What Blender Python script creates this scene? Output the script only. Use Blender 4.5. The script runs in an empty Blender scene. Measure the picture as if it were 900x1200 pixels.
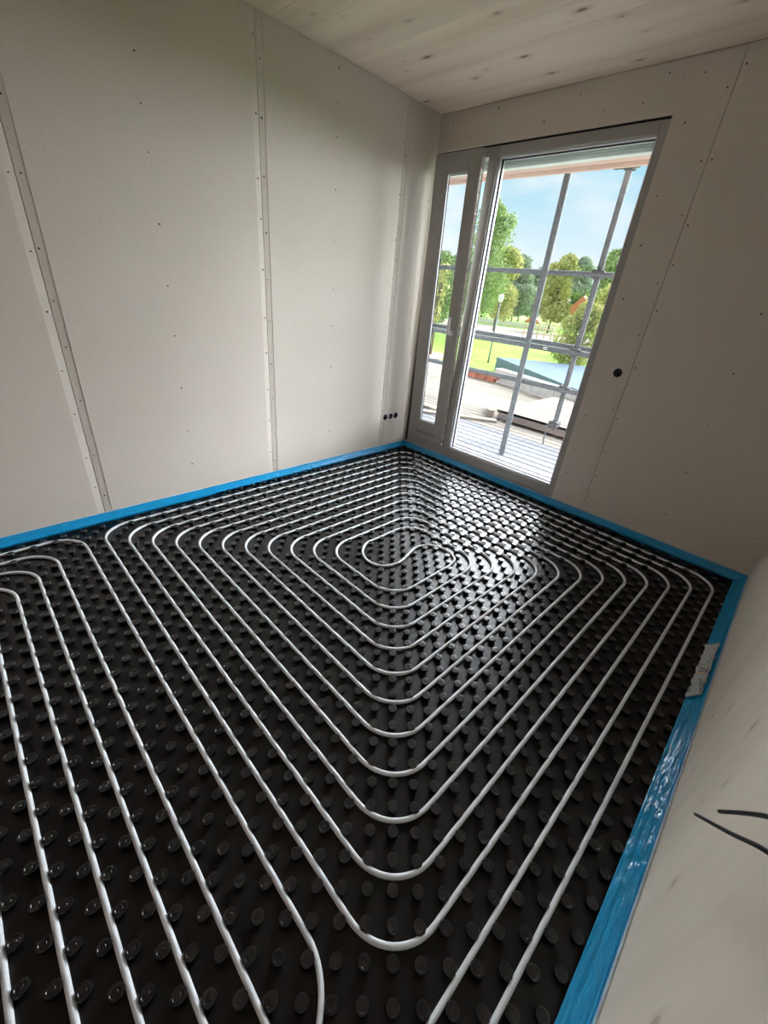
import bpy, bmesh, math, random
from mathutils import Vector, Matrix
random.seed(7)
scene = bpy.context.scene
C = scene.collection
PI = math.pi

# ------------------------------------------------------------------ camera
YAW, PITCH, ROLL = -0.7423, -0.4936, 0.1022
FPX = 480.15
fw = Vector((math.cos(PITCH)*math.sin(YAW), math.cos(PITCH)*math.cos(YAW), math.sin(PITCH)))
r0 = Vector((math.cos(YAW), -math.sin(YAW), 0)); u0 = r0.cross(fw)
rt = math.cos(ROLL)*r0 + math.sin(ROLL)*u0; up = rt.cross(fw)
cam_d = bpy.data.cameras.new('camera'); cam = bpy.data.objects.new('camera', cam_d); C.objects.link(cam)
M = Matrix((rt, up, -fw)).transposed().to_4x4(); M.translation = Vector((2.8231, -3.2845, 1.4068))
cam.matrix_world = M
cam_d.sensor_fit = 'AUTO'; cam_d.sensor_width = 36.0; cam_d.lens = FPX*36/1200
cam_d.clip_start = 0.02; cam_d.clip_end = 600
scene.camera = cam

# ------------------------------------------------------------------ world, suns, exposure
def new_world():
    w = bpy.data.worlds.new('sky'); scene.world = w; w.use_nodes = True
    nt = w.node_tree; nt.nodes.clear(); N = nt.nodes.new; L = nt.links.new
    tc = N('ShaderNodeTexCoord'); sep = N('ShaderNodeSeparateXYZ'); L(tc.outputs['Generated'], sep.inputs[0])
    ramp = N('ShaderNodeValToRGB'); L(sep.outputs['Z'], ramp.inputs[0])
    e = ramp.color_ramp.elements
    e[0].position = 0.0; e[0].color = (0.86, 0.92, 0.95, 1)
    e[1].position = 0.9; e[1].color = (0.22, 0.50, 0.85, 1)
    for p, c in ((0.09, (0.74, 0.88, 0.95, 1)), (0.20, (0.42, 0.74, 0.90, 1)), (0.4, (0.30, 0.62, 0.88, 1))):
        x = e.new(p); x.color = c
    mp = N('ShaderNodeMapping'); mp.inputs['Scale'].default_value = (1, 1, 3.2); L(tc.outputs['Generated'], mp.inputs[0])
    nz = N('ShaderNodeTexNoise'); nz.inputs['Scale'].default_value = 4.2; nz.inputs['Detail'].default_value = 6; nz.inputs['Roughness'].default_value = .55
    L(mp.outputs[0], nz.inputs['Vector'])
    cr = N('ShaderNodeValToRGB'); cr.color_ramp.elements[0].position = .42; cr.color_ramp.elements[1].position = .66
    cr.color_ramp.elements[1].color = (.8, .8, .8, 1); L(nz.outputs['Fac'], cr.inputs[0])
    mx = N('ShaderNodeMix'); mx.data_type = 'RGBA'; L(cr.outputs[0], mx.inputs[0]); L(ramp.outputs[0], mx.inputs[6]); mx.inputs[7].default_value = (.88, .93, .96, 1)
    bg = N('ShaderNodeBackground'); bg.inputs['Strength'].default_value = 1.2; L(mx.outputs[2], bg.inputs['Color'])
    out = N('ShaderNodeOutputWorld'); L(bg.outputs[0], out.inputs[0])
new_world()
def sun(name, frm, energy, angle, col):
    d = bpy.data.lights.new(name, 'SUN'); d.energy = energy; d.angle = math.radians(angle); d.color = col
    o = bpy.data.objects.new(name, d); C.objects.link(o)
    o.rotation_euler = Vector(frm).to_track_quat('Z', 'Y').to_euler(); o.location = Vector(frm)*20
    return o
sun('sun', (-0.25, -0.55, 1.0), 2.6, 0.6, (1, .95, .86))                 # behind the house
sun('window_fill_sun', (0.02, 1.0, 0.09), 60.0, 90, (.93, .96, 1.0))  # added broad fill lamp, brightens the room through the window
vs = scene.view_settings
vs.view_transform = 'Standard'; vs.look = 'None'; vs.exposure = 0.0; vs.gamma = 1.0; vs.use_curve_mapping = False

# ------------------------------------------------------------------ material helpers
def mat(name, col, rough=.6, spec=.5, var=0.0, vscale=8.0, vstretch=(1, 1, 1), bump=0.0, bscale=60.0, metal=0.0, rnd=0.0, coat=0.0, col2=None, sub=0.0):
    m = bpy.data.materials.new(name); m.use_nodes = True
    nt = m.node_tree; N = nt.nodes.new; L = nt.links.new
    b = nt.nodes['Principled BSDF']
    b.inputs['Base Color'].default_value = (*col, 1); b.inputs['Roughness'].default_value = rough
    b.inputs['Specular IOR Level'].default_value = spec; b.inputs['Metallic'].default_value = metal
    b.inputs['Coat Weight'].default_value = coat
    tc = N('ShaderNodeTexCoord')
    last = None
    if var > 0 or col2:
        mp = N('ShaderNodeMapping'); mp.inputs['Scale'].default_value = vstretch; L(tc.outputs['Object'], mp.inputs[0])
        nz = N('ShaderNodeTexNoise'); nz.inputs['Scale'].default_value = vscale; nz.inputs['Detail'].default_value = 5; L(mp.outputs[0], nz.inputs['Vector'])
        mx = N('ShaderNodeMix'); mx.data_type = 'RGBA'
        c2 = col2 if col2 else tuple(c*(1-var) for c in col)
        c1 = col if col2 else tuple(min(1, c*(1+var*.5)) for c in col)
        cr = N('ShaderNodeMapRange'); cr.inputs[1].default_value = .35; cr.inputs[2].default_value = .65; L(nz.outputs['Fac'], cr.inputs[0])
        L(cr.outputs[0], mx.inputs[0]); mx.inputs[6].default_value = (*c1, 1); mx.inputs[7].default_value = (*c2, 1)
        last = mx.outputs[2]
    if rnd > 0:
        oi = N('ShaderNodeObjectInfo'); mr = N('ShaderNodeMapRange'); mr.inputs[3].default_value = 1-rnd; mr.inputs[4].default_value = 1+rnd*.4
        L(oi.outputs['Random'], mr.inputs[0])
        hs = N('ShaderNodeHueSaturation'); L(mr.outputs[0], hs.inputs['Value'])
        if last: L(last, hs.inputs['Color'])
        else: hs.inputs['Color'].default_value = (*col, 1)
        last = hs.outputs[0]
    if last: L(last, b.inputs['Base Color'])
    if bump > 0:
        n2 = N('ShaderNodeTexNoise'); n2.inputs['Scale'].default_value = bscale; n2.inputs['Detail'].default_value = 4; L(tc.outputs['Object'], n2.inputs['Vector'])
        bp = N('ShaderNodeBump'); bp.inputs['Strength'].default_value = bump; bp.inputs['Distance'].default_value = .01; L(n2.outputs['Fac'], bp.inputs['Height']); L(bp.outputs[0], b.inputs['Normal'])
    return m
def drywall_mat():
    m = bpy.data.materials.new('gypsum_fibre_board'); m.use_nodes = True
    nt = m.node_tree; N = nt.nodes.new; L = nt.links.new; b = nt.nodes['Principled BSDF']
    b.inputs['Roughness'].default_value = .85; b.inputs['Specular IOR Level'].default_value = .25
    tc = N('ShaderNodeTexCoord')
    n1 = N('ShaderNodeTexNoise'); n1.inputs['Scale'].default_value = 2.2; n1.inputs['Detail'].default_value = 4; L(tc.outputs['Object'], n1.inputs['Vector'])
    n2 = N('ShaderNodeTexNoise'); n2.inputs['Scale'].default_value = 95; n2.inputs['Detail'].default_value = 5; L(tc.outputs['Object'], n2.inputs['Vector'])
    m1 = N('ShaderNodeMix'); m1.data_type = 'RGBA'; L(n1.outputs['Fac'], m1.inputs[0])
    m1.inputs[6].default_value = (.635, .575, .505, 1); m1.inputs[7].default_value = (.69, .64, .575, 1)
    mr = N('ShaderNodeMapRange'); mr.inputs[1].default_value = .58; mr.inputs[2].default_value = .74; mr.inputs[3].default_value = 0; mr.inputs[4].default_value = .45; L(n2.outputs['Fac'], mr.inputs[0])
    m2 = N('ShaderNodeMix'); m2.data_type = 'RGBA'; L(mr.outputs[0], m2.inputs[0]); L(m1.outputs[2], m2.inputs[6]); m2.inputs[7].default_value = (.36, .33, .30, 1)
    L(m2.outputs[2], b.inputs['Base Color'])
    return m
def wood_mat(name, c1, c2, ck, axis, knots=True, rnd=.05, streak=9.0, kscale=2.3, plane=(0, 1), spec=.3):
    """pale spruce: streaks stretched along `axis` (0 x, 1 y, 2 z), scattered dark knots"""
    m = bpy.data.materials.new(name); m.use_nodes = True
    nt = m.node_tree; N = nt.nodes.new; L = nt.links.new; b = nt.nodes['Principled BSDF']
    b.inputs['Roughness'].default_value = .7 if spec > .1 else .95; b.inputs['Specular IOR Level'].default_value = spec
    tc = N('ShaderNodeTexCoord'); geo = N('ShaderNodeNewGeometry')
    sc = [1.0, 1.0, 1.0]; sc[axis] = .06
    mp = N('ShaderNodeMapping'); mp.inputs['Scale'].default_value = sc; L(geo.outputs['Position'], mp.inputs[0])
    n1 = N('ShaderNodeTexNoise'); n1.inputs['Scale'].default_value = streak; n1.inputs['Detail'].default_value = 6; n1.inputs['Roughness'].default_value = .6; L(mp.outputs[0], n1.inputs['Vector'])
    cr = N('ShaderNodeMapRange'); cr.inputs[1].default_value = .36; cr.inputs[2].default_value = .66; L(n1.outputs['Fac'], cr.inputs[0])
    m1 = N('ShaderNodeMix'); m1.data_type = 'RGBA'; L(cr.outputs[0], m1.inputs[0]); m1.inputs[6].default_value = (*c1, 1); m1.inputs[7].default_value = (*c2, 1)
    last = m1.outputs[2]
    if knots:
        sk = [1.0, 1.0, 1.0]; sk[axis] = .42
        mk = N('ShaderNodeMapping'); mk.inputs['Scale'].default_value = sk; L(geo.outputs['Position'], mk.inputs[0])
        sx = N('ShaderNodeSeparateXYZ'); L(mk.outputs[0], sx.inputs[0]); cx = N('ShaderNodeCombineXYZ'); L(sx.outputs[plane[0]], cx.inputs[0]); L(sx.outputs[plane[1]], cx.inputs[1])
        vo = N('ShaderNodeTexVoronoi'); vo.voronoi_dimensions = '2D'; vo.inputs['Scale'].default_value = kscale; L(cx.outputs[0], vo.inputs['Vector'])
        sc3 = N('ShaderNodeSeparateColor'); L(vo.outputs['Color'], sc3.inputs[0])
        wob = N('ShaderNodeMath'); wob.operation = 'MULTIPLY_ADD'; wob.inputs[1].default_value = .13; L(sc3.outputs[0], wob.inputs[0]); L(vo.outputs['Distance'], wob.inputs[2])
        for lo, hi, a in ((.045, .075, .8), (.07, .17, .28)):
            r = N('ShaderNodeMapRange'); r.inputs[1].default_value = lo; r.inputs[2].default_value = hi; r.inputs[3].default_value = a; r.inputs[4].default_value = 0; L(wob.outputs[0], r.inputs[0])
            mm = N('ShaderNodeMix'); mm.data_type = 'RGBA'; L(r.outputs[0], mm.inputs[0]); L(last, mm.inputs[6]); mm.inputs[7].default_value = (*ck, 1); last = mm.outputs[2]
    oi = N('ShaderNodeObjectInfo'); mr = N('ShaderNodeMapRange'); mr.inputs[3].default_value = 1-rnd; mr.inputs[4].default_value = 1+rnd*.4; L(oi.outputs['Random'], mr.inputs[0])
    hs = N('ShaderNodeHueSaturation'); L(mr.outputs[0], hs.inputs['Value']); L(last, hs.inputs['Color']); L(hs.outputs[0], b.inputs['Base Color'])
    return m
def glass_mat():
    m = bpy.data.materials.new('window_glass'); m.use_nodes = True
    nt = m.node_tree; nt.nodes.clear(); N = nt.nodes.new; L = nt.links.new
    t = N('ShaderNodeBsdfTransparent'); t.inputs[0].default_value = (.96, .965, .965, 1)
    g = N('ShaderNodeBsdfGlossy'); g.inputs['Roughness'].default_value = .01
    fr = N('ShaderNodeFresnel'); fr.inputs['IOR'].default_value = 1.45
    mx = N('ShaderNodeMixShader'); L(fr.outputs[0], mx.inputs[0]); L(t.outputs[0], mx.inputs[1]); L(g.outputs[0], mx.inputs[2])
    o = N('ShaderNodeOutputMaterial'); L(mx.outputs[0], o.inputs[0])
    return m
def leaf_mat(name, a, b_):
    m = bpy.data.materials.new(name); m.use_nodes = True
    nt = m.node_tree; nt.nodes.clear(); N = nt.nodes.new; L = nt.links.new
    geo = N('ShaderNodeNewGeometry'); mx = N('ShaderNodeMix'); mx.data_type = 'RGBA'
    L(geo.outputs['Random Per Island'], mx.inputs[0]); mx.inputs[6].default_value = (*a, 1); mx.inputs[7].default_value = (*b_, 1)
    d = N('ShaderNodeBsdfDiffuse'); t = N('ShaderNodeBsdfTranslucent'); L(mx.outputs[2], d.inputs[0]); L(mx.outputs[2], t.inputs[0])
    s = N('ShaderNodeMixShader'); s.inputs[0].default_value = .08; L(d.outputs[0], s.inputs[1]); L(t.outputs[0], s.inputs[2])
    o = N('ShaderNodeOutputMaterial'); L(s.outputs[0], o.inputs[0])
    return m
def film_mat(name, col, alpha=1.0, rough=.22, bump=.6, stretch=(1, 1, 1)):
    m = bpy.data.materials.new(name); m.use_nodes = True
    nt = m.node_tree; N = nt.nodes.new; L = nt.links.new; b = nt.nodes['Principled BSDF']
    b.inputs['Base Color'].default_value = (*col, 1); b.inputs['Roughness'].default_value = rough; b.inputs['Specular IOR Level'].default_value = .6
    b.inputs['Alpha'].default_value = alpha
    tc = N('ShaderNodeTexCoord'); mp = N('ShaderNodeMapping'); mp.inputs['Scale'].default_value = stretch; L(tc.outputs['Object'], mp.inputs[0])
    n2 = N('ShaderNodeTexNoise'); n2.inputs['Scale'].default_value = 14; n2.inputs['Detail'].default_value = 3; L(mp.outputs[0], n2.inputs['Vector'])
    bp = N('ShaderNodeBump'); bp.inputs['Strength'].default_value = bump; bp.inputs['Distance'].default_value = .01; L(n2.outputs['Fac'], bp.inputs['Height']); L(bp.outputs[0], b.inputs['Normal'])
    return m

MT = dict(
    drywall=drywall_mat(),
    screw=mat('dark_screw_steel', (.06, .055, .05), .5, metal=.6),
    ceil=wood_mat('spruce_ceiling', (.90, .785, .655), (.76, .64, .51), (.22, .12, .07), 0, streak=7, kscale=5.2),
    rwall=wood_mat('spruce_wall', (.74, .68, .585), (.65, .59, .50), (.42, .36, .30), 2, streak=6, kscale=6.5, rnd=.03, plane=(1, 2)),
    outer=wood_mat('outer_timber', (.60, .47, .40), (.52, .38, .32), (.3, .2, .15), 0, knots=False),
    frame=mat('grey_lacquered_timber', (.37, .36, .335), .5, var=.05, vscale=6),
    bead=mat('daylit_grey_bead', (.68, .70, .72), .4, var=.03),  # made paler than the frame: outside light on the reveal put into colour
    seal=mat('black_rubber_seal', (.02, .02, .025), .6),
    metal=mat('brushed_aluminium', (.85, .85, .86), .3, metal=.2, var=.04, vscale=40),
    hardware=mat('zinc_hardware', (.80, .74, .66), .35, metal=.5, var=.25, vscale=60),
    galv=mat('galvanised_tube', (.13, .15, .165), .7, .12, metal=.0, var=.2, vscale=25),
    coupler=mat('worn_coupler_steel', (.09, .095, .10), .7, .1, metal=.0, var=.3, vscale=50),
    sheet=mat('black_moulded_plastic', (.008, .0078, .009), .27, .62, var=.2, vscale=30, bump=.10, bscale=35),
    sheetbase=mat('black_sheet_base', (.006, .0058, .0068), .32, .42, var=.2, vscale=30, bump=.10, bscale=35),
    pipe=mat('white_plastic_pipe', (.73, .77, .81), .48, .35, var=.06, vscale=5),
    foam=mat('blue_foam', (.008, .35, .70), .45, .4, var=.15, vscale=7, vstretch=(1, 1, 6)),
    foamtop=mat('pale_foam_edge', (.45, .58, .66), .7, var=.15, vscale=30),
    film=film_mat('blue_film', (.005, .33, .68), .95, .25, .5, (2, 2, 2)),
    film_r=film_mat('glossy_blue_film', (.005, .33, .64), .80, .14, 1.0, (3.5, 1.0, 3.5)),
    label=film_mat('silvery_tape', (.45, .48, .48), 1.0, .25, .8, (3, 3, 3)),
    ink=mat('black_ink', (.02, .02, .02), .5),
    orange=mat('orange_ink', (.75, .35, .08), .5),
    cable=mat('black_cable_jacket', (.012, .012, .014), .4),
    boxp=mat('black_box_plastic', (.015, .015, .017), .45),
    plaster=mat('white_plaster_rim', (.70, .70, .68), .9, var=.1, vscale=90),
    wire=mat('grey_wire', (.45, .47, .48), .5),
    glass=glass_mat(),
    plank=wood_mat('shade_toned_deck_board', (.25, .255, .275), (.185, .19, .21), (.2, .15, .12), 0, knots=False, rnd=.16, spec=.02),  # darker copy of the deck board, shade by the house put into colour
    plank_lit=wood_mat('sun_toned_larch_board', (.33, .295, .25), (.26, .23, .19), (.2, .15, .12), 0, knots=False, rnd=.16, spec=.02),  # lighter copy for the sunlit boards, sunlight put into colour
    riser=wood_mat('brown_riser_board', (.30, .26, .24), (.24, .21, .195), (.2, .15, .12), 0, knots=False, spec=.02),
    concrete=mat('white_aerated_block', (.50, .50, .49), .95, .02, var=.12, vscale=8),
    roofmem=mat('blue_grey_roof_membrane', (.15, .20, .25), .95, .02, var=.1, vscale=1.5),
    brick=mat('red_brick', (.55, .20, .13), .85, rnd=.25),
    blind=mat('pale_green_grey_blind', (.52, .58, .55), .45, var=.05),
    lawn=mat('mown_lawn', (.17, .36, .045), .95, .02, col2=(.25, .42, .08), vscale=.6, bump=.8, bscale=12),
    path=mat('pale_gravel_path', (.40, .36, .31), .95, .02, var=.15, vscale=3),
    mulch=mat('reddish_bark_mulch', (.42, .24, .17), .9, var=.3, vscale=6),
    bark=mat('grey_bark', (.22, .18, .14), .9, var=.3, vscale=9),
    leaf_g=leaf_mat('green_leaves', (.20, .29, .11), (.40, .47, .22)),  # leaf tones here and below lifted pale to stand for haze
    leaf_y=leaf_mat('yellowing_leaves', (.34, .38, .13), (.58, .53, .24)),
    leaf_b=leaf_mat('blue_green_leaves', (.20, .27, .18), (.38, .43, .32)),
    render_w=mat('cream_render', (.72, .68, .60), .9, var=.05),
    tile=mat('red_roof_tiles', (.56, .17, .10), .8, var=.2, vscale=5),
    post=mat('dark_green_steel', (.10, .14, .13), .5),
    lampw=mat('white_lamp_glass', (.8, .8, .78), .4),
    timber=mat('pale_play_timber', (.62, .50, .38), .8, var=.15),
)

# ------------------------------------------------------------------ object helpers
def link(name, verts, faces, m, parent=None, smooth=False):
    me = bpy.data.meshes.new(name); me.from_pydata([tuple(v) for v in verts], [], faces); me.update()
    if len(faces) < 20000:
        bm = bmesh.new(); bm.from_mesh(me); bmesh.ops.recalc_face_normals(bm, faces=bm.faces); bm.to_mesh(me); bm.free()
    if isinstance(m, (list, tuple)):
        for k in m: me.materials.append(k)
    elif m: me.materials.append(m)
    if smooth:
        me.polygons.foreach_set('use_smooth', [True]*len(me.polygons))
    o = bpy.data.objects.new(name, me); C.objects.link(o)
    if parent is not None: o.parent = parent
    return o
def tag(o, label=None, cat=None, group=None, kind=None):
    if label: o['label'] = label
    if cat: o['category'] = cat
    if group: o['group'] = group
    if kind: o['kind'] = kind
    return o
def empty(name, loc, label=None, cat=None, group=None, kind=None):
    o = bpy.data.objects.new(name, None); C.objects.link(o); o.location = loc; o.empty_display_size = .05
    return tag(o, label, cat, group, kind)
class MB:
    """collects shapes, builds one mesh"""
    def __init__(s): s.v = []; s.f = []
    def box(s, a, b):
        (x0, y0, z0), (x1, y1, z1) = a, b; n = len(s.v)
        s.v += [(x0,y0,z0),(x1,y0,z0),(x1,y1,z0),(x0,y1,z0),(x0,y0,z1),(x1,y0,z1),(x1,y1,z1),(x0,y1,z1)]
        s.f += [tuple(n+i for i in q) for q in ((0,3,2,1),(4,5,6,7),(0,1,5,4),(1,2,6,5),(2,3,7,6),(3,0,4,7))]
        return s
    def bevbox(s, a, b, e=.003):
        bm = bmesh.new(); bmesh.ops.create_cube(bm, size=1)
        for v in bm.verts:
            v.co = Vector([(a[i]+b[i])/2 + v.co[i]*(b[i]-a[i]) for i in range(3)])
        bmesh.ops.bevel(bm, geom=bm.edges[:], offset=e, segments=1, affect='EDGES')
        s.bm(bm); return s
    def bm(s, bm):
        n = len(s.v); bm.verts.index_update()
        s.v += [tuple(v.co) for v in bm.verts]; s.f += [tuple(n+v.index for v in f.verts) for f in bm.faces]; bm.free()
    def prism(s, poly, lo, hi, axis):
        """polygon extruded along axis 0/1/2; poly in the other two axes in order"""
        n = len(s.v); k = len(poly)
        def P(p, t):
            q = list(p); q.insert(axis, t); return tuple(q)
        s.v += [P(p, lo) for p in poly] + [P(p, hi) for p in poly]
        s.f += [tuple(n+i for i in range(k))[::-1], tuple(n+k+i for i in range(k))]
        s.f += [(n+i, n+(i+1) % k, n+k+(i+1) % k, n+k+i) for i in range(k)]
        return s
    def tube(s, pts, r, seg=10, caps=True, radii=None):
        pts = [Vector(p) for p in pts]; n0 = len(s.v); nrm = None
        for i, p in enumerate(pts):
            t = (pts[min(i+1, len(pts)-1)] - pts[max(i-1, 0)]).normalized()
            if nrm is None:
                a = Vector((0, 0, 1)) if abs(t.z) < .9 else Vector((1, 0, 0)); nrm = (a - t*a.dot(t)).normalized()
            else: nrm = (nrm - t*nrm.dot(t)).normalized()
            b = t.cross(nrm); rr = radii[i] if radii else r
            for k in range(seg):
                an = 2*PI*k/seg; s.v.append(tuple(p + rr*(math.cos(an)*nrm + math.sin(an)*b)))
        for i in range(len(pts)-1):
            for k in range(seg):
                a = n0+i*seg+k; b = n0+i*seg+(k+1) % seg
                s.f.append((a, b, b+seg, a+seg))
        if caps:
            s.f.append(tuple(n0+k for k in range(seg))[::-1]); e = n0+(len(pts)-1)*seg; s.f.append(tuple(e+k for k in range(seg)))
        return s
    def lathe(s, prof, cen, axis=2, seg=16, flip=1):
        """profile of (radius, height) around an axis through cen"""
        n0 = len(s.v); cen = Vector(cen)
        for (r, h) in prof:
            for k in range(seg):
                an = 2*PI*k/seg; q = [r*math.cos(an), r*math.sin(an)]; q.insert(axis, h*flip); s.v.append(tuple(cen+Vector(q)))
        for i in range(len(prof)-1):
            for k in range(seg):
                a = n0+i*seg+k; b = n0+i*seg+(k+1) % seg; s.f.append((a, b, b+seg, a+seg))
        s.f.append(tuple(n0+k for k in range(seg))[::-1]); e = n0+(len(prof)-1)*seg; s.f.append(tuple(e+k for k in range(seg)))
        return s
    def build(s, name, m, parent=None, smooth=False): return link(name, s.v, s.f, m, parent, smooth)
def autosmooth(o, deg=35):
    me = o.data
    me.polygons.foreach_set('use_smooth', [True]*len(me.polygons))
    me.set_sharp_from_angle(angle=math.radians(deg))
    return o

# ------------------------------------------------------------------ dimensions (z = 0 is the top of the blue strip)
W, H = 3.0645, 2.66
YB = -4.75                # wall behind the camera
ZB = -0.07                # top of the dimple sheet's base
ZF = -0.10                # slab below the sheet
WX1, WZ1 = 1.702, 2.424   # window opening

# ------------------------------------------------------------------ structure
fl = MB().box((-.3, YB-.2, ZF-.25), (W+.3, .36, ZF)).build('floor', MT['concrete'])
tag(fl, 'bare floor slab hidden under the black dimple sheet', 'floor', kind='structure')

ce = MB().box((-.3, YB-.2, H+.03), (W+.3, .36, H+.30)).build('ceiling', MT['outer'])
tag(ce, 'pale spruce board ceiling with dark knots', 'ceiling', kind='structure')
y = .0; i = 0
while y > YB:
    wdt = .19
    y1 = max(y-wdt, YB)
    MB().bevbox((-.01, y1+.0006, H), (W+.01, y-.0006, H+.03), .0006).build('board', MT['ceil'], ce)
    y = y1; i += 1

# left wall ---------------------------------------------------------
wl = MB().box((-.30, YB-.2, ZF), (-.0127, .0125, H+.03)).build('wall_left', MT['outer'])
tag(wl, 'left wall of beige boards with tapered joints', 'wall', kind='structure')
JY = [YB, -4.069, -2.844, -1.619, -.389, 0.0]
def board_section(a, b, ta, tb, d=.0045, w=.04, th=.0125):
    """cross-section (along, depth) of a board with tapered edges; depth positive into the wall"""
    P = []
    if ta: P += [(a+.0016, d), (a+w, .0016), (a+w+.0008, 0)]
    else: P += [(a+.0006, 0)]
    if tb: P += [(b-w, 0), (b-.0016, d)]
    else: P += [(b-.0006, 0)]
    P += [(b-.0006, th), (a+.0006, th)]
    return P
def screws(pts, nrm_axis, sign, parent, at):
    """tiny screw heads, one mesh for a whole board"""
    b = MB()
    for (s, z) in pts:
        c = [0, 0, 0]
        if nrm_axis == 0: c = (at, s, z)
        else: c = (s, at, z)
        rr = .0046*random.uniform(.75, 1.2)
        b.lathe([(rr, -.001), (rr, .0007), (rr*.8, .0012), (rr*.5, .0004)], c, nrm_axis, 8, sign)
    o = b.build('screw_heads', MT['screw'], parent); o['kind'] = 'stuff'
for k in range(len(JY)-1):
    a, b = JY[k], JY[k+1]
    sec = board_section(a, b, k > 0, k < len(JY)-2)
    m_ = MB().prism([(-d, s) for s, d in sec], ZF+.01, H-.003, 2)
    o = m_.build('wall_board', MT['drywall'], wl)
    pts = []
    mid = (a+b)/2
    def run(s, z0, st, jit=.006):
        z = z0
        while z < H-.04:
            pts.append((s+random.uniform(-jit, jit), z+random.uniform(-.03, .03))); z += st*random.uniform(.85, 1.15)
    if k == 2: pts += [(-2.263+random.uniform(-.004, .004), z) for z in (2.289, 2.105, 1.919, 1.615, 1.317, 1.047, .733, .447, .205)]
    elif k == 3: pts += [(-1.042, z) for z in (2.605, 2.438, 2.272, 1.992, 1.686, 1.377, 1.121, .804, .503, .257)]
    elif b-a > 1: run(mid, .24, .285)
    if k > 0: run(a+.018, .11, .265, .004)
    if k < len(JY)-2: run(b-.021, .15, .265, .004)
    else: run(b-.06, .9, .42)
    screws(pts, 0, 1, o, .0004)

# window wall -------------------------------------------------------
wb = MB()
wb.box((-.30, .0127, ZF), (-.0005, .105, H+.03)).box((-.0005, .0127, WZ1+.012), (WX1+.012, .36, H+.03)).box((-.0005, .0127, ZF), (WX1+.012, .36, -.036))
wk = wb.build('wall_back', MT['outer'])
tag(wk, 'window wall of beige boards around the tall glazed opening', 'wall', kind='structure')
wcore = MB().box((WX1+.0115, .0127, ZF), (W+.30, .36, H+.03)).build('wall_core', MT['outer'], wk)
SX = 1.958; SX2 = .722
p1 = MB().prism([(0.002, WZ1), (SX2-.001, WZ1), (SX2-.001, H-.003), (0.002, H-.003)], 0, .0125, 1).build('wall_board', MT['drywall'], wk)
screws([(.30, 2.49), (.52, 2.62), (.12, 2.6)], 1, -1, p1, -.0004)
m_ = MB().prism([(SX2+.001, WZ1), (WX1, WZ1), (WX1, H-.003), (SX2+.001, H-.003)], 0, .0125, 1)
p2a = m_.build('wall_board', MT['drywall'], wk)
m_ = MB().prism([(s, d) for s, d in board_section(WX1, SX, False, True, d=.003)], ZF+.01, H-.003, 2)
p2 = m_.build('wall_board', MT['drywall'], wk)
screws([(.9, 2.5), (1.12, 2.6), (1.3, 2.5), (1.52, 2.5), (1.62, 2.61), (1.80, 2.58), (1.78, 2.38), (1.76, 2.05), (1.76, 1.8), (1.76, 1.5), (1.76, .72), (1.77, .45), (1.755, .25),
        (1.93, 2.5), (1.93, 2.2), (1.932, 1.95), (1.93, 1.6), (1.93, 1.3), (1.93, .8), (1.93, .5), (1.935, .3)], 1, -1, p2, -.0004)
m_ = MB().prism([(s, d) for s, d in board_section(SX, W, True, False, d=.004)], ZF+.01, H-.003, 2)
p3 = m_.build('wall_board', MT['drywall'], wk)
screws([(1.98, 2.58), (1.98, 2.2), (1.98, 1.9), (1.978, 1.7), (1.98, 1.45), (1.98, 1.1), (1.98, .75), (1.98, .5), (1.98, .3), (1.98, .12)] + [(2.5+.01*random.random(), .2+.32*q) for q in range(8)] + [(3.0, .25+.4*q) for q in range(5)], 1, -1, p3, -.0004)

wr = MB().box((W, YB-.2, ZF), (W+.30, .0127, H+.03)).build('wall_right', MT['rwall'])
tag(wr, 'pale bare timber wall on the right, close to the viewer', 'wall', kind='structure')
wf = MB().box((-.3, YB-.2, ZF), (W+.3, YB, H+.03)).build('wall_front', MT['outer'])
tag(wf, 'plain bare timber wall behind the viewer', 'wall', kind='structure')

# ------------------------------------------------------------------ window
win = empty('window_1', (0.85, .04, 0), 'tall grey framed window with a narrow tilted sash beside a large fixed pane', 'window', kind='structure')
def wpart(b, name, m, parent=win):
    o = b.build(name, MT[m], parent)
    o.matrix_parent_inverse = Matrix.Translation(-Vector(parent.location)) if parent is win else Matrix.Identity(4)
    return o
FY0, FY1 = .010, .100
wpart(MB().bevbox((.012, FY0+.02, .006), (.060, FY1, WZ1-.011), .003), 'jamb', 'frame')
wpart(MB().bevbox((1.652, FY0, .006), (WX1-.001, FY1, WZ1-.011), .004), 'jamb', 'frame')
wpart(MB().bevbox((.060, FY0, 2.352), (1.652, FY1, WZ1-.011), .003), 'head', 'frame')
wpart(MB().box((.0002, .016, -.02), (.0115, .10, WZ1-.011)), 'gap_shadow_strip', 'seal')  # black strip painting the shadow in the gap beside the left wall
wpart(MB().box((.002, .040, WZ1-.0105), (WX1, .10, WZ1+.0115)), 'gap_shadow_strip', 'seal')  # black strip painting the shadow line above the frame
wpart(MB().bevbox((.012, FY0, -.034), (WX1-.001, FY1, .0055), .002), 'sill_base', 'frame')
wpart(MB().bevbox((.060, FY0, .006), (1.652, FY1, .088), .004), 'sill', 'frame')
wpart(MB().bevbox((.497, FY0, .088), (.578, FY1, 2.352), .003), 'mullion', 'frame')
def rect_frame(x0, x1, z0, z1, w, y0, y1, e=.0015):
    b = MB()
    b.bevbox((x0, y0, z0), (x0+w, y1, z1), e).bevbox((x1-w, y0, z0), (x1, y1, z1), e)
    b.bevbox((x0+w, y0, z0), (x1-w, y1, z0+w), e).bevbox((x0+w, y0, z1-w), (x1-w, y1, z1), e)
    return b
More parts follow.
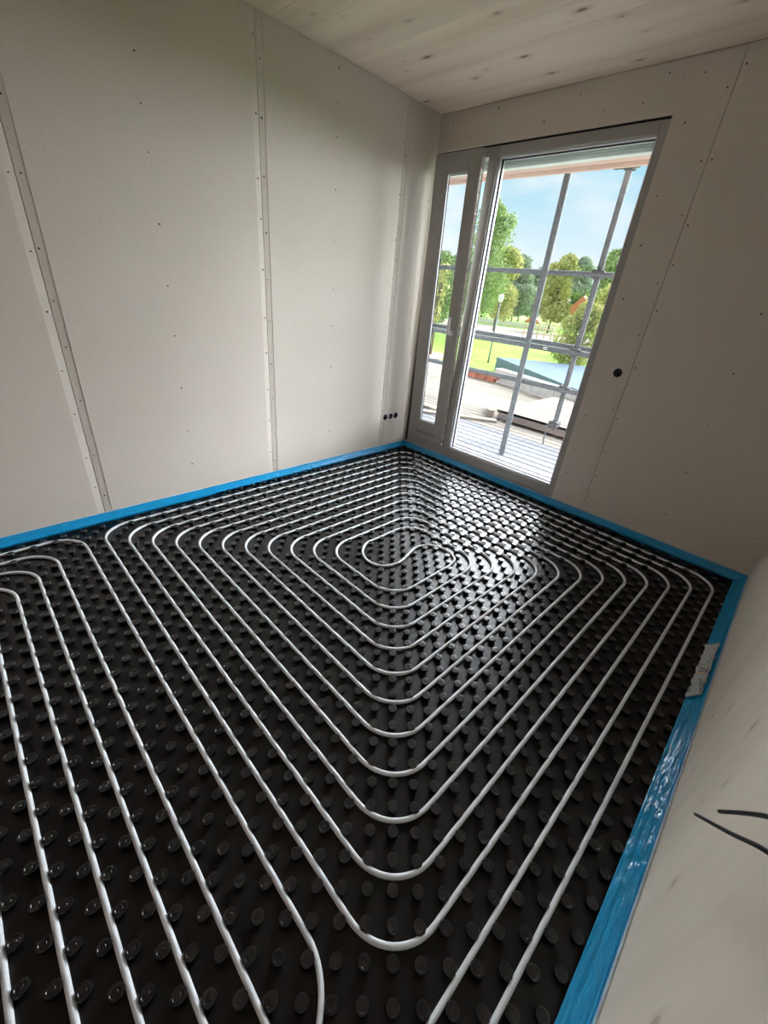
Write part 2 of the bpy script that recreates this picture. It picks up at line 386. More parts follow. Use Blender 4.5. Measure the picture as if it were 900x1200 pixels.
wpart(rect_frame(.578, 1.652, .088, 2.352, .010, .030, .062), 'glazing_bead', 'bead')
wpart(rect_frame(.578, 1.652, .088, 2.352, .017, .064, .070), 'rubber_seal', 'seal')
wpart(rect_frame(.578, 1.652, .088, 2.352, .014, .078, .098), 'outer_bead', 'bead')
wpart(MB().box((.582, .071, .092), (1.648, .076, 2.348)), 'pane', 'glass')
# narrow sash, tilted inwards about its foot
SZ0, SZ1, SX0, SX1 = .098, 2.388, .066, .506
sash_b = MB()
sash_b.bevbox((SX0, -.030, 0), (SX0+.125, .022, SZ1-SZ0), .004).bevbox((SX1-.112, -.030, 0), (SX1, .022, SZ1-SZ0), .004)
sash_b.bevbox((SX0+.125, -.030, 0), (SX1-.112, .022, .180), .004).bevbox((SX0+.125, -.030, SZ1-SZ0-.125), (SX1-.112, .022, SZ1-SZ0), .004)
sash = sash_b.build('sash', MT['frame'], win)
sash.location = (-.85, -.036, SZ0); sash.rotation_euler = (math.radians(1.75), 0, 0)
gx0, gx1, gz0, gz1 = SX0+.125, SX1-.112, .180, SZ1-SZ0-.125
rect_frame(gx0, gx1, gz0, gz1, .009, -.016, .0).build('glazing_bead', MT['bead'], sash)
rect_frame(gx0, gx1, gz0, gz1, .013, .001, .004).build('rubber_seal', MT['seal'], sash)
MB().box((gx0+.002, .005, gz0+.002), (gx1-.002, .010, gz1-.002)).build('pane', MT['glass'], sash)
MB().bevbox((gx0-.03, -.0325, .060), (gx1+.03, -.0302, .066), .0008).build('drip_groove', MT['seal'], sash)
hb = MB()
for q in range(30):
    z = .06+q*.073
    hb.box((SX1+.0005, -.018, z), (SX1+.003, .012, z+.066))
hb.build('locking_rail', MT['hardware'], sash)
hd = MB()
hd.lathe([(.021, 0), (.021, .010), (.017, .014)], (SX1-.058, -.031, 1.03), 1, 20, -1)
hd.lathe([(.009, 0), (.009, .045)], (SX1-.058, -.040, 1.03), 1, 14, -1)
hd.tube([(SX1-.058, -.080, 1.022), (SX1-.058, -.083, 1.06), (SX1-.058, -.083, 1.11), (SX1-.058, -.081, 1.160)], .0095, 12, True, [.0165, .0150, .0130, .0115])
autosmooth(hd.build('handle', MT['metal'], sash))

# ------------------------------------------------------------------ dimple sheet
TH = -.0125; OX, OY = 2.900, -2.950
ct, st_ = math.cos(TH), math.sin(TH)
def loc(u, v, z=0): return Vector((OX + u*ct - v*st_, OY + u*st_ + v*ct, z))

# pipe paths in sheet coordinates (metres, pipes lie on a 10 cm grid)
A = lambda k: -2.8+.1*(k-1)
B = lambda k: .1*(k-1)
CC = lambda k: -.1*(k-1)
D = lambda k: 2.8-.1*(k-1)
RAD = .165
def fillet(pts, r, step=.018):
    out = [Vector(pts[0])]
    for i in range(1, len(pts)-1):
        p0, p, p1 = Vector(pts[i-1]), Vector(pts[i]), Vector(pts[i+1])
        a = (p0-p).normalized(); b = (p1-p).normalized()
        rr = min(r, (p0-p).length*.49, (p1-p).length*.49)
        c = p + (a+b)*rr
        n = max(6, int(rr*PI/2/step))
        s = p + a*rr; e = p + b*rr
        for k in range(n+1):
            t = k/n*PI/2
            out.append(c + (s-c)*math.cos(t) + (e-c)*math.sin(t))
    out.append(Vector(pts[-1]))
    return out
def densify(pts, step=.06):
    out = [pts[0]]
    for a, b in zip(pts, pts[1:]):
        n = max(1, int((b-a).length/step))
        out += [a+(b-a)*(k/n) for k in range(1, n+1)]
    return out
def catmull(P, n=10):
    P = [Vector(p) for p in P]; out = []
    for i in range(1, len(P)-2):
        p0, p1, p2, p3 = P[i-1:i+3]
        for k in range(n):
            t = k/n
            out.append(.5*((2*p1)+(p2-p0)*t+(2*p0-5*p1+4*p2-p3)*t*t+(3*p1-p0-3*p2+p3)*t**3))
    out.append(P[-2]); return out
# inward arm: odd rings; ends in the right lobe of the S
odd = [(CC(1), -1.25)]
for k in (1, 3, 5, 7, 9, 11):
    odd += [(CC(k), D(k)), (A(k), D(k)), (A(k), B(k)), (CC(k+2), B(k))]
odd_end = (CC(13), 1.40)
odd_path = fillet(odd + [odd_end], RAD)
even = [(CC(2), -1.25)]
for k in (2, 4, 6, 8, 10):
    even += [(CC(k), D(k)), (A(k), D(k)), (A(k), B(k)), (CC(k+2), B(k))]
even += [(CC(12), D(12)), (A(12), D(12)), (A(12), 1.36)]
even_path = fillet(even, RAD)
# S bend between the two arms
S_pts = [(CC(13), 1.30), (CC(13), 1.40), (CC(13), 1.50), (-1.225, 1.59), (-1.30, 1.625), (-1.39, 1.61), (-1.452, 1.545), (-1.462, 1.46), (-1.432, 1.36), (-1.415, 1.26),
         (-1.45, 1.165), (-1.54, 1.130), (-1.635, 1.165), (A(12)+.004, 1.255), (A(12), 1.36), (A(12), 1.46)]
s_path = catmull(S_pts, 8)
spiral = odd_path + s_path[1:-1] + even_path[::-1]
Ls = []
for n in range(1, 7):
    v = -.1 if n == 1 else -.25-.1*(n-2)
    uu = -.23 if n == 1 else -.30-.088*(n-2); ua = A(n)
    Ls.append(fillet([(ua, -1.75), (ua, v), (uu, v), (uu, -1.70)], RAD if n > 1 else .20))
    if n > 1: Ls[-1] = fillet([(ua, -1.75), (ua, v), (ua+.9, v)], RAD)[:-1] + fillet([(ua+.9, v), (uu, v), (uu, -1.70)], .05)
    else: Ls[-1] = fillet([(ua, -1.75), (ua, v), (ua+.9, v)], RAD)[:-1] + fillet([(ua+.9, v), (uu, v), (uu, -1.70)], .18)
ZP = ZB+.0092
allpts = []
def pipe(path, label, group=None):
    p2 = densify(path, .05)
    allpts.extend(p2)
    # drop doubled points
    q = [p2[0]]
    for p in p2[1:]:
        if (p-q[-1]).length > .004: q.append(p)
    b = MB().tube([loc(p.x, p.y, ZP) for p in q], .0079, 10)
    o = b.build('heating_pipe', MT['pipe'], None, True)
    return tag(o, label, 'pipe', group)
pipe(spiral, 'white heating pipe coiled in a double spiral with an S bend at its centre')
nm = ['first', 'second', 'third', 'fourth', 'fifth', 'sixth']
for n, p in enumerate(Ls):
    if n == 0: t = 'white heating pipe that hooks down beside the outermost spiral turn'
    else: t = 'white heating pipe at lower left, %s one out from the spiral' % nm[n]
    pipe(p, t, 'pipe runs beside the spiral')

sheet = MB().box((.010, -4.70, ZF), (W-.010, -.010, ZB)).build('dimple_sheet', MT['sheetbase'])
tag(sheet, 'black plastic dimple sheet with rows of round nubs covering the floor', 'floor sheet')
prof = [(.0150, 0), (.0146, .004), (.0150, .0105), (.0182, .0125), (.0184, .0165), (.0168, .0192), (.0118, .0196), (.0106, .0184), (.0060, .0184), (.0052, .0192), (.0015, .0192)]
def nub_verts(cx, cy, seg=16, lug=True):
    V = []
    for j, (r, h) in enumerate(prof):
        for k in range(seg):
            an = 2*PI*k/seg
            rr = r*(1+.035*math.cos(an*8)) if (lug and 3 <= j <= 4) else r
            V.append((cx+rr*math.cos(an), cy+rr*math.sin(an), ZB+h))
    return V
def nub_faces(n0, seg=16):
    F = []
    for i in range(len(prof)-1):
        for k in range(seg):
            a = n0+i*seg+k; b = n0+i*seg+(k+1) % seg; F.append((a, b, b+seg, a+seg))
    e = n0+(len(prof)-1)*seg; F.append(tuple(e+k for k in range(seg)))
    return F
grid = {}
for p in allpts: grid.setdefault((int(p.x//.1), int(p.y//.1)), []).append(p)
def pipe_dist(u, v):
    gx, gy = int(u//.1), int(v//.1); d = 9
    for i in (-1, 0, 1):
        for j in (-1, 0, 1):
            for p in grid.get((gx+i, gy+j), ()):
                d = min(d, math.hypot(p.x-u, p.y-v))
    return d
spots = []
for iu in range(-62, 8):
    for iv in range(-28, 62):
        if (iu+iv) % 2 == 0: continue
        u, v = .025+.05*iu, .025+.05*iv
        P = loc(u, v)
        if not (.035 < P.x < W-.045 and -4.3 < P.y < -.035): continue
        if pipe_dist(u, v) < .0195: continue
        spots.append((u, v, P))
camloc = Vector((2.8231, -3.2845, 1.4068))
def scr(P):
    d = Vector((P.x, P.y, ZB+.02)) - camloc; zc = d.dot(fw)
    if zc < .05: return None
    return (450+FPX*d.dot(rt)/zc, 600-FPX*d.dot(up)/zc, d.length)
vis, rest = [], []
for s in spots:
    q = scr(s[2])
    if q and -12 < q[0] < 912 and -12 < q[1] < 1212: vis.append((q[2], s))
    else: rest.append(s)
vis.sort(key=lambda t: t[0])
near = [s for _, s in vis[:300]]; rest += [s for _, s in vis[300:]]
nub_me = None
for (u, v, P) in near:
    if nub_me is None:
        o = autosmooth(link('nub', [(x, y_, z-ZB) for x, y_, z in nub_verts(0, 0)], nub_faces(0), MT['sheet'], sheet), 40)
        nub_me = o.data
    else:
        o = bpy.data.objects.new('nub', nub_me); C.objects.link(o); o.parent = sheet
    o.location = (P.x, P.y, ZB); o.rotation_euler = (0, 0, TH)
V, F = [], []
for (u, v, P) in rest:
    F += nub_faces(len(V), 12); V += nub_verts(P.x, P.y, 12, False)
o = autosmooth(link('far_nubs', V, F, MT['sheet'], sheet), 40); o['kind'] = 'stuff'

# ------------------------------------------------------------------ blue edge strips
def strip(axis, at, sgn, a, b, film, label, wr_amp, flap):
    """foam strip standing against a wall plus a film flap lapping onto the sheet.
    axis: the axis along the wall; at: wall coordinate on the other axis; sgn: direction into the room"""
    root = empty('edge_strip', ((at, (a+b)/2, ZB) if axis == 1 else ((a+b)/2, at, ZB)), label, 'edge strip', 'blue edge strips')
    inv = Matrix.Translation(-root.location)
    T = .008
    def P(s, off, z): return (at+sgn*off, s, z) if axis == 1 else (s, at+sgn*off, z)
    b_ = MB()
    lo, hi = P(a, .0008, ZF+.002), P(b, T, -.003)
    b_.bevbox([min(lo[i], hi[i]) for i in range(3)], [max(lo[i], hi[i]) for i in range(3)], .0015)
    o = b_.build('foam', MT['foam'], root); o.matrix_parent_inverse = inv
    b_ = MB(); lo, hi = P(a, .0012, -.0045), P(b, T-.0006, .001)
    b_.bevbox([min(lo[i], hi[i]) for i in range(3)], [max(lo[i], hi[i]) for i in range(3)], .001)
    o = b_.build('cut_edge', MT['foamtop'], root); o.matrix_parent_inverse = inv
    # film
    n = int((b-a)/.012); rows = 12; V, F = [], []
    rnd = random.Random(int(at*100)+5)
    ph = [(rnd.uniform(3, 40), rnd.uniform(0, 6.3), rnd.uniform(.2, 1)) for _ in range(9)]
    for i in range(n+1):
        s = a+(b-a)*i/n
        for j in range(rows+1):
            t = j/rows
            off = T+.0012 + flap*t**1.25
            z = -.012 + (ZB+.021+.012)*min(1, t*1.15)**.9
            w_ = sum(am*math.sin(f*(s+.25*t)+p+t*2.2*(q % 3)) for q, (f, p, am) in enumerate(ph))/5
            ridge = sum(math.exp(-((t-c-.05*math.sin(s*fr+q))/.04)**2) for q, (c, fr) in enumerate(((.22, 2.1), (.48, 1.3), (.72, 2.9))))
            env = math.sin(PI*min(1, t*1.0))**.6 if t > 0 else 0
            off += wr_amp*.35*w_*env + .0*ridge; z += wr_amp*(.45*w_+1.3*ridge)*env*.6
            off = max(off, T+.0006)
            V.append(P(s, off, z))
    for i in range(n):
        for j in range(rows):
            q = i*(rows+1)+j; F.append((q, q+1, q+rows+2, q+rows+1))
    o = link('film', V, F, MT[film], root, True); o.matrix_parent_inverse = inv
    sd = o.modifiers.new('thickness', 'SOLIDIFY'); sd.thickness = .0004
    return root
strip(1, 0.0, 1, -4.7, -.009, 'film', 'bright blue edge strip along the foot of the left wall', .003, .020)
strip(0, 0.0, -1, .009, W-.009, 'film', 'shaded blue edge strip under the window', .003, .018)
strip(1, W, -1, -4.7, -.009, 'film_r', 'wrinkled glossy blue edge strip along the right wall', .008, .054)

# printed tape patch lying on the right strip
tp = empty('tape_patch', (W-.04, -1.18, -.05), 'crumpled silvery printed tape patch on the right blue strip', 'tape')
inv = Matrix.Translation(-tp.location)
V, F = [], []
n, rows = 40, 8
def tp_pt(s, t):
    off = .0135+.052*t**1.2; z = -.006 + (ZB+.021+.010)*t**.9 + .005
    return (W-off+.002*math.sin(s*60+t*5), s, z+.0025*math.sin(s*83+3*t)+.0018*math.sin(s*37-7*t))
for i in range(n+1):
    s = -1.40+.46*i/n
    for j in range(rows+1):
        t = .25+.77*j/rows + .03*math.sin(i*1.3)*(j == 0 or j == rows)
        V.append(tp_pt(s+.06*(1-j/rows)*0.6, t))
for i in range(n):
    for j in range(rows):
        q = i*(rows+1)+j; F.append((q, q+1, q+rows+2, q+rows+1))
o = link('tape', V, F, MT['label'], tp, True); o.matrix_parent_inverse = inv
sd = o.modifiers.new('thickness', 'SOLIDIFY'); sd.thickness = .0004
def mark(s, t, ds, dt, m):
    z = .0016
    q = [tp_pt(s, t), tp_pt(s+ds, t), tp_pt(s+ds, t+dt), tp_pt(s, t+dt)]
    return [(x-.0005, y_, z_+z) for x, y_, z_ in q]
V, F = [], []
rr = random.Random(3)
for (s0, t0, cnt) in ((-1.36, .34, 7), (-1.30, .50, 5), (-1.20, .36, 5), (-1.10, .40, 5), (-1.37, .86, 6)):
    for k in range(cnt):
        q = mark(s0+.012*k, t0+rr.uniform(-.03, .03), rr.uniform(.003, .008), rr.uniform(.05, .14), None)
        F.append(tuple(len(V)+i for i in range(4))); V += q
for (s0, t0, ds, dt) in ((-1.185, .45, .007, .42), (-1.165, .45, .007, .42), (-1.185, .45, .027, .05)):
    F.append(tuple(len(V)+i for i in range(4))); V += mark(s0, t0, ds, dt, None)
o = link('print', V, F, MT['ink'], tp); o.matrix_parent_inverse = inv
o = link('orange_mark', mark(-1.206, .52, .018, .34, None), [(0, 1, 2, 3)], MT['orange'], tp); o.matrix_parent_inverse = inv

# ------------------------------------------------------------------ sockets, box, cables
def cut(o, c, axis, r, depth):
    b = MB().lathe([(r, -depth), (r, depth)], c, axis, 32); cu = b.build('cutter', None)
    md = o.modifiers.new('hole', 'BOOLEAN'); md.operation = 'DIFFERENCE'; md.solver = 'EXACT'; md.object = cu
    dg = bpy.context.evaluated_depsgraph_get(); me = bpy.data.meshes.new_from_object(o.evaluated_get(dg))
    o.modifiers.clear(); o.data = me; cm = cu.data; bpy.data.objects.remove(cu); bpy.data.meshes.remove(cm)
def flush_box(name, c, axis, sgn, label, group=None, r=.030, wires=3, seed=1):
    root = empty(name, c, label, 'socket box', group)
    rnd = random.Random(seed)
    b = MB()
    for k in range(24):
        a0, a1 = 2*PI*k/24, 2*PI*(k+1)/24
        ring = []
        for (an, rr_, h_) in ((a0, r, .0013), (a1, r, .0013), (a1, r+.007+.002*math.sin(5*a1), .0004), (a0, r+.007+.002*math.sin(5*a0), .0004)):
            q = [rr_*math.cos(an), rr_*math.sin(an)]; q.insert(axis, sgn*h_); ring.append(tuple(q))
        n0 = len(b.v); b.v += ring; b.f.append((n0, n0+1, n0+2, n0+3))
    b.build('rim', MT['plaster'], root)
    b = MB().lathe([(r-.0006, -.045), (r-.0006, .0022), (r-.004, .0026), (r-.0045, -.040), (.002, -.040)], (0, 0, 0), axis, 24, sgn)
    autosmooth(b.build('box', MT['boxp'], root), 40)
    for k in range(wires):
        an = rnd.uniform(0, 6.28); pts = []
        for t in range(7):
            f = t/6; q = [r*.55*math.cos(an+f*2.2)*(1-.4*f), r*.55*math.sin(an+f*2.2)*(1-.4*f)]
            q.insert(axis, sgn*(-.036+.046*math.sin(f*PI))); pts.append(q)
        MB().tube(pts, .0018, 6).build('wire', MT['wire' if k % 2 == 0 else 'cable'], root, True)
    return root
for k, yy in enumerate((-.333, -.258, -.183)):
    for o in [wl]+[q for q in wl.children if q.name.startswith('wall_board') and min(v.co.y for v in q.data.vertices) < yy < max(v.co.y for v in q.data.vertices)]: cut(o, (0, yy, .290), 0, .030, .06)
    lb = ['black socket box by the joint, leftmost of the three at the left wall corner', 'middle of the three socket boxes low on the left wall', 'socket box nearest the window, of the three low on the left wall'][k]
    flush_box('socket_box', (.0005, yy, .290), 0, 1, lb, 'three socket boxes on the left wall', wires=(1, 3, 3)[k], seed=k+2)
for o in (wcore, p2): cut(o, (1.880, 0, 1.049), 1, .030, .06)
flush_box('switch_box', (1.880, -.0005, 1.049), 1, -1, 'round black switch box with loose wires right of the window', wires=4, seed=11)

def bez(P, n=14):
    return catmull([P[0]]+P+[P[-1]], n)
c1 = MB().tube(bez([(3.0, -2.521, .589), (3.0, -2.686, .776), (3.0, -2.791, .897), (3.02, -2.88, .985), (W+.01, -2.95, 1.04)]), .0030, 10).build('cable', MT['cable'], None, True)
tag(c1, 'longer curved black cable end poking from the right wall', 'cable', 'cables in the right wall')
c2 = MB().tube(bez([(3.0, -2.602, .714), (3.0, -2.732, .886), (3.015, -2.82, .985), (W+.01, -2.90, 1.06)]), .0030, 10).build('cable', MT['cable'], None, True)
tag(c2, 'shorter straighter black cable end poking from the right wall, the upper one', 'cable', 'cables in the right wall')

# ------------------------------------------------------------------ outside: blind, eave
bl = empty('window_blind', (.85, .16, 2.31), 'raised pale grey-green outside blind at the top of the window', 'blind')
inv = Matrix.Translation(-bl.location)
o = MB().bevbox((.01, .125, 2.300), (1.70, .185, 2.328), .003).build('bottom_rail', MT['blind'], bl); o.matrix_parent_inverse = inv
for k in range(7):
    o = MB().bevbox((.012, .122, 2.331+k*.012), (1.698, .188, 2.339+k*.012), .002).build('slat', MT['blind'], bl); o.matrix_parent_inverse = inv
ev = empty('roof_overhang', (.8, .6, 2.5), 'timber roof overhang above the window outside', 'roof overhang')
inv = Matrix.Translation(-ev.location)
o = MB().box((-4, .362, 2.500), (6, .95, 2.95)).build('roof_slab', MT['outer'], ev); o.matrix_parent_inverse = inv
for k in range(5):
    o = MB().bevbox((-4, .364+k*.117, 2.470), (6, .476+k*.117, 2.498), .003).build('soffit_board', MT['outer'], ev); o.matrix_parent_inverse = inv
o = MB().bevbox((-4, .952, 2.440), (6, .98, 2.97), .003).build('fascia', MT['outer'], ev); o.matrix_parent_inverse = inv

# ------------------------------------------------------------------ outside: terrace
ter = MB().box((-7, .362, -3.0), (6, 2.40, -.19)).box((-7, 2.40, -3.0), (6, 4.2, -.19)).box((-7, 4.2, -3.0), (1.2, 5.9, -.19)).build('terrace', MT['riser'])
tag(ter, 'timber terrace outside the window', 'terrace', kind='structure')
yy = .375
while yy < 5.6:
    w_ = .148
    lim = -2.15+(5.32-yy-.15)/.3725-.05
    x1_ = 5.5 if yy < 2.25 else (-.28 if yy < 4.4 else -.28)
    x1_ = min(x1_, lim)
    MB().bevbox((-6.5, yy, -.19), (x1_, yy+w_-.020, -.150), .003).build('plank', MT['plank' if yy < 1.75 else 'plank_lit'], ter)  # board tone switches at the painted edge between shade and sun
    yy += w_
# raised platform
rp = MB().box((-.25, 2.46, -.149), (2.2, 3.60, -.060)).build('raised_deck', MT['riser'])
tag(rp, 'raised sunlit larch deck with a brown riser board', 'deck')
MB().bevbox((-.27, 2.42, -.149), (5.5, 2.458, -.022), .003).build('riser_board', MT['riser'], rp)
yy = 2.42
while yy < 4.6:
    x0_ = -.30
    MB().bevbox((x0_, yy, -.058), (max(x0_+.2, min(5.5, -2.15+(5.32-yy-.15)/.3725-.05)), yy+.126, -.020), .003).build('plank', MT['plank_lit'], rp); yy += .146
# loose boards on the left
def board(name, a, b, w, t, m, label, group):
    a, b = Vector(a), Vector(b); L_ = (b-a).length
    o = MB().bevbox((0, -w/2, 0), (L_, w/2, t), .003).build(name, MT[m])
    d = b-a; o.location = a; o.rotation_euler = (0, -math.atan2(d.z, math.hypot(d.x, d.y)), math.atan2(d.y, d.x))
    return tag(o, label, 'board', group)
board('loose_board', (-1.5, 1.25, -.149), (-.15, 2.20, -.149), .12, .03, 'plank_lit', 'sunlit loose board lying diagonally by the deck corner', 'loose boards')
board('loose_board', (-2.3, 1.95, -.149), (-1.0, 1.85, -.149), .10, .03, 'plank_lit', 'loose board lying crosswise left of the diagonal one', 'loose boards')
board('loose_board', (-.36, 2.36, -.149), (-.66, 2.90, -.149), .10, .10, 'plank_lit', 'short thick timber leaning along the raised deck corner', 'loose boards')
# parapet of white blocks
pa = empty('parapet', (-1.0, 4.9, -.15), 'low parapet of white blocks at the terrace edge', 'parapet')
p0, p1_ = Vector((-2.15, 5.32, -.15)), Vector((3.4, 3.25, -.15))
d = (p1_-p0).normalized(); ang = math.atan2(d.y, d.x); Lp = (p1_-p0).length
k = 0; s = 0
while s < Lp:
    o = MB().bevbox((0, 0, 0), (.60, .2, .26), .006).build('block', MT['concrete'], pa)
    o.matrix_world = Matrix.Translation(p0+d*s) @ Matrix.Rotation(ang, 4, 'Z')
    o.matrix_parent_inverse = Matrix.Identity(4)
    o.location = Vector(o.matrix_world.translation)-pa.location
    s += .61
# red bricks
for k in range(8):
    o = MB().bevbox((0, 0, 0), (.24, .115, .071), .004).build('brick', MT['brick'])
    row = k//4
    o.location = (-2.95+.25*(k % 4)+.06*row, 5.12-.02*(k % 4), -.149+.072*row); o.rotation_euler = (0, 0, -.18)
    tag(o, ('leftmost', 'second', 'third', 'rightmost')[k % 4] + (' red brick in the upper row' if row else ' red brick in the lower row') + ' of the stack at the terrace edge', 'brick', 'stacked red bricks')

# ------------------------------------------------------------------ scaffold
sc_ = empty('scaffold', (.9, 1.1, -.15), 'galvanised tube scaffold with guard rails outside the window', 'scaffold')
inv = Matrix.Translation(-sc_.location)
def spart(b, name, m, smooth=True):
    o = b.build(name, MT[m], sc_); o.matrix_parent_inverse = inv
    if smooth: autosmooth(o, 40)
    return o
P1 = (.655, 1.0); P2 = (1.105, 1.16)
spart(MB().tube([(P1[0], P1[1], -.15), (P1[0], P1[1], 3.4)], .030, 14), 'standard', 'galv')
spart(MB().tube([(P2[0], P2[1], .25), (P2[0], P2[1], 3.4)], .0265, 14), 'standard', 'galv')
for z, r in ((1.705, .022), (1.035, .026), (.675, .026)):
    spart(MB().tube([(-4, 1.10, z), (5, 1.10, z)], r, 12), 'guard_rail', 'galv')
spart(MB().tube([(-4, 1.215, 1.075), (5, 1.215, 1.075)], .022, 12), 'guard_rail', 'galv')
spart(MB().tube([(-3.0, 1.16, -.15), (-3.0, 1.16, 2.9)], .0265, 14), 'standard', 'galv')
def coupler(x, y_, z):
    b = MB()
    b.bevbox((x-.045, y_-.075, z-.035), (x+.045, y_+.045, z+.035), .010)
    b.lathe([(.036, -.028), (.040, -.02), (.040, .02), (.036, .028)], (x, y_, z), 2, 16)
    b.tube([(x+.035, y_-.08, z+.02), (x+.075, y_-.085, z+.02)], .009, 8)
    b.tube([(x-.075, y_-.05, z-.015), (x-.035, y_-.05, z-.015)], .011, 6)
    spart(b, 'coupler', 'coupler', False)
coupler(P2[0], P2[1], 1.71); coupler(P2[0], P2[1], 1.04); coupler(P2[0], P2[1], .68)
coupler(P2[0], P2[1], .31); coupler(P2[0], P2[1], 2.50)
spart(MB().tube(catmull([(1.1, 1.14, .33), (1.09, 1.12, .30), (1.06, 1.10, .24), (1.055, 1.10, .14), (1.06, 1.11, .08), (1.06, 1.11, .05)], 6), .008, 8), 'hook', 'galv')
spart(MB().bevbox((.985, 1.09, 2.47), (1.20, 1.14, 2.50), .006), 'bracket', 'coupler', False)
spart(MB().bevbox((.79, 1.075, 1.018), (.85, 1.125, 1.052), .008), 'coupler', 'lampw', False)

# ------------------------------------------------------------------ garden
GZ = -3.0
gr = MB().box((-160, 5.9, GZ-.4), (60, 190, GZ)).build('ground', MT['lawn'])
tag(gr, 'sunlit green lawn beyond the terrace', 'lawn', kind='structure')
o = MB().prism([(-40, 21.5), (-14.5, 22.5), (-10.5, 19.5), (0, 18), (0, 14), (-40, 14)], GZ, GZ+.03, 2).build('path', MT['path']); tag(o, 'pale gravel path at the near edge of the lawn', 'path', kind='structure')
o = MB().prism([(-70, 80), (-20, 80), (-22, 63), (-34, 57), (-50, 62), (-70, 66)], GZ, GZ+.05, 2).build('playground_sand', MT['path']); tag(o, 'pale sand area at the far edge of the lawn', 'sand', kind='structure')
o = MB().prism([(-24, 26.5), (-19.5, 27.5), (-18.0, 24.0), (-21, 22.5)], GZ, GZ+.06, 2).build('mulch_bed', MT['mulch']); tag(o, 'reddish bark mulch bed around the slim tree', 'flower bed', kind='structure')
o = MB().prism([(-13.6, 25.0), (-11.0, 27.6), (-4.0, 33.0), (6, 24.0), (-2, 16.5)], GZ, GZ+.9, 2).build('flat_roof', MT['roofmem']); tag(o, 'low blue-grey flat roof beside the lawn', 'roof')

def crown(name, centers, n, size, m, parent, seed):
    rnd = random.Random(seed); V, F = [], []
    for i in range(n):
        c, r = centers[rnd.randrange(len(centers))]
        d = Vector((rnd.gauss(0, 1), rnd.gauss(0, 1), rnd.gauss(0, 1))).normalized()
        p = Vector(c) + Vector((d.x*r[0], d.y*r[1], d.z*r[2]))*(rnd.uniform(.35, 1)**.5)*rnd.uniform(.8, 1.08)
        a = Vector((rnd.gauss(0, 1), rnd.gauss(0, 1), rnd.gauss(0, 1))).normalized()
        b = a.cross(d if abs(a.dot(d)) < .95 else Vector((0, 0, 1))).normalized(); s = size*rnd.uniform(.6, 1.4)
        k = len(V)
        V += [p-a*s, p+b*s*.45, p+a*s, p-b*s*.45]; F.append((k, k+1, k+2, k+3))
    return link(name, V, F, MT[m], parent)
def tree(x, y_, h, rad, m, label, seed, n=3500, trunk=.22, size=.33, low=.3, group='trees behind the lawn', blobs=30):
    rnd = random.Random(seed)
    t = empty('tree', (x, y_, GZ), label, 'tree', group)
    b = MB().tube([(0, 0, 0), (.1*rad*rnd.uniform(-1, 1), .05, h*.4), (.1*rad*rnd.uniform(-1, 1), 0, h*.85)], 1, 8, True, [trunk, trunk*.7, trunk*.2])
    cs = []
    for k in range(blobs):
        f = rnd.uniform(low, .93); an = rnd.uniform(0, 6.28)
        taper = math.sin(PI*min(1, (f-low)/(1-low)*.75+.22))
        q = rad*.65*taper*rnd.uniform(.2, 1)
        c = (q*math.cos(an), q*math.sin(an), f*h); rr = rad*rnd.uniform(.30, .48)*(.55+.45*taper)
        cs.append((c, (rr, rr, rr*.85)))
        b.tube([(0, 0, c[2]*.62), (c[0]*.5, c[1]*.5, c[2]*.85), c], 1, 5, False, [trunk*.3, trunk*.2, trunk*.06])
    b.build('trunk', MT['bark'], t, True)
    crown('foliage', cs, n, size, m, t, seed)
    return t
def polar(az, dist): a = math.radians(az); return (2.82+dist*math.sin(a), -3.28+dist*math.cos(a))
specs = [ # azimuth, distance, height, radius, leaves, label
    (-33.6, 62, 16.0, 5.0, 'leaf_g', 'tallest green tree, beside the mullion'),
    (-31.2, 78, 12.2, 4.4, 'leaf_y', 'yellowing tree right of the tallest tree'),
    (-29.4, 104, 13.5, 5.2, 'leaf_b', 'grey-green tree left of the near scaffold pole'),
    (-26.9, 118, 13.0, 5.4, 'leaf_b', 'grey-green tree right behind the near scaffold pole'),
    (-24.9, 92, 13.0, 4.8, 'leaf_y', 'yellow-green tree between the two scaffold poles'),
    (-22.9, 138, 17.5, 6.0, 'leaf_b', 'grey-green tree left of the far scaffold pole'),
    (-19.9, 96, 15.0, 5.8, 'leaf_g', 'green tree at the right edge of the window'),
    (-21.0, 37, 4.9, 2.6, 'leaf_y', 'small yellow-green tree beside the far scaffold pole'),
    (-18.0, 52, 8.0, 4.0, 'leaf_y', 'leafy yellow-green tree hidden partly by the right jamb'),
    (-38.6, 58, 9.0, 3.8, 'leaf_g', 'green tree seen through the narrow sash'),
    (-41.4, 70, 12.0, 5.0, 'leaf_g', 'green tree at the left edge of the narrow sash'),
    (-35.9, 90, 12.0, 5.4, 'leaf_b', 'grey-green tree between sash and mullion'),
    (-33.0, 112, 14.5, 6.0, 'leaf_b', 'broad grey-green tree far behind the tallest one'),
    (-28.6, 136, 13.0, 6.4, 'leaf_g', 'green tree far behind the near scaffold pole'),
    (-25.6, 158, 15.0, 6.0, 'leaf_b', 'far grey-green tree above the climbing frame'),
    (-31.2, 150, 14.0, 6.4, 'leaf_g', 'far green tree behind the yellowing one'),
]
for k, (az, dist, h, rad, m, lab) in enumerate(specs):
    x, y_ = polar(az, dist); tree(x, y_, h, rad, m, lab, 20+k, n=int(9000+60*dist), size=.17*dist/70+.03, low=.08 if dist < 50 else .22)
x, y_ = polar(-38.6, 37); tree(x, y_, 7.2, 1.3, 'leaf_y', 'slim sparse tree with a pale trunk in the mulch bed', 77, n=500, trunk=.12, size=.16, low=.35)

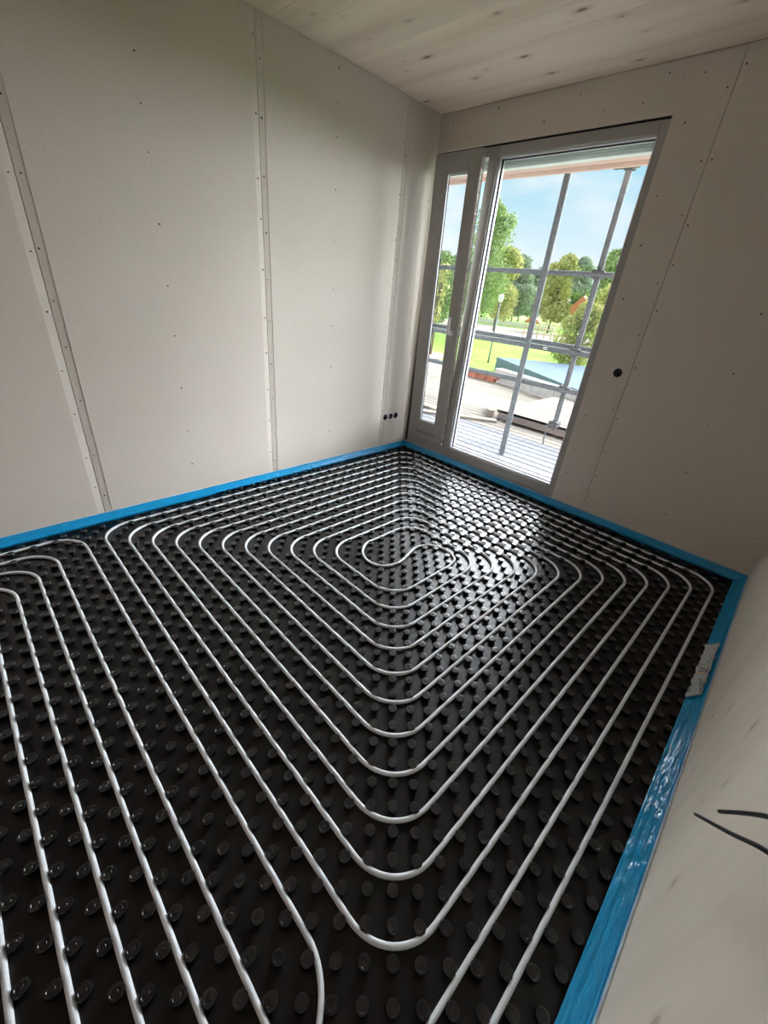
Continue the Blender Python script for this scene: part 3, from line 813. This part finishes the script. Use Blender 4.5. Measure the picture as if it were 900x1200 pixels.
lp = empty('lamp_post', (-15.95, 27.85, GZ), 'slim dark lamp post standing on the lawn', 'lamp post')
MB().tube([(0, 0, 0), (0, 0, .6), (0, 0, 4.4)], 1, 10, True, [.09, .06, .05]).build('pole', MT['post'], lp, True)
MB().lathe([(.06, 4.4), (.16, 4.5), (.20, 4.85), (.05, 4.95)], (0, 0, 0), 2, 14).build('lamp_head', MT['lampw'], lp)
# climbing frame
cx_, cy_ = polar(-25.6, 72)
cf = empty('climbing_frame', (cx_, cy_, GZ), 'pale timber climbing frame at the far side of the lawn', 'climbing frame')
for k in range(6):
    MB().tube([(-3.6+1.45*k, 0, 0), (-3.6+1.45*k, 0, 3.0+.5*(k % 2))], .16, 8).build('post', MT['timber'], cf)
for z in (1.0, 2.0, 3.0):
    MB().tube([(-3.7, 0, z), (3.8, 0, z)], .12, 8).build('rail', MT['timber'], cf)
MB().prism([(-4, 3.1), (-.6, 3.1), (-2.3, 4.6)], -1, 1, 1).build('roof', MT['tile'], cf)
ax_, ay_ = polar(-34.9, 50)
cf.scale = (.7, .7, .7); cf.rotation_euler = (0, 0, .35)
af = empty('timber_teepee', (ax_, ay_, GZ), 'small pale timber teepee on the left of the lawn', 'play hut')
for k in range(6):
    an = k*PI/3; MB().tube([(1.2*math.cos(an), 1.2*math.sin(an), 0), (-.15*math.cos(an), -.15*math.sin(an), 2.6)], .09, 6).build('pole', MT['timber'], af)
# low wall and house
lw = empty('garden_wall', (-52, 86, GZ), 'low pale wall behind the far lawn edge', 'wall')
for k in range(12):
    MB().bevbox((-14+2.4*k, -.2, 0), (-14+2.4*k+2.36, .2, .9), .02).build('wall_segment', MT['render_w'], lw)
hx, hy = polar(-21.4, 118)
ho = empty('house', (hx, hy, GZ), 'small cream house with a red tiled roof between the trees', 'house')
MB().box((-3.2, -3, 0), (3.2, 3, 3.4)).build('walls', MT['render_w'], ho)
MB().prism([(-3.7, 3.4), (3.7, 3.4), (0, 7.4)], -3.4, 3.4, 1).build('roof', MT['tile'], ho)
for q in (-1.8, 1.2):
    wn = MB().bevbox((q, -3.08, 1.2), (q+1.0, -2.98, 2.5), .02).build('window', MT['bead'], ho)
    MB().box((q+.1, -3.10, 1.3), (q+.9, -3.07, 2.4)).build('pane', MT['seal'], wn)

bpy.context.view_layer.update()
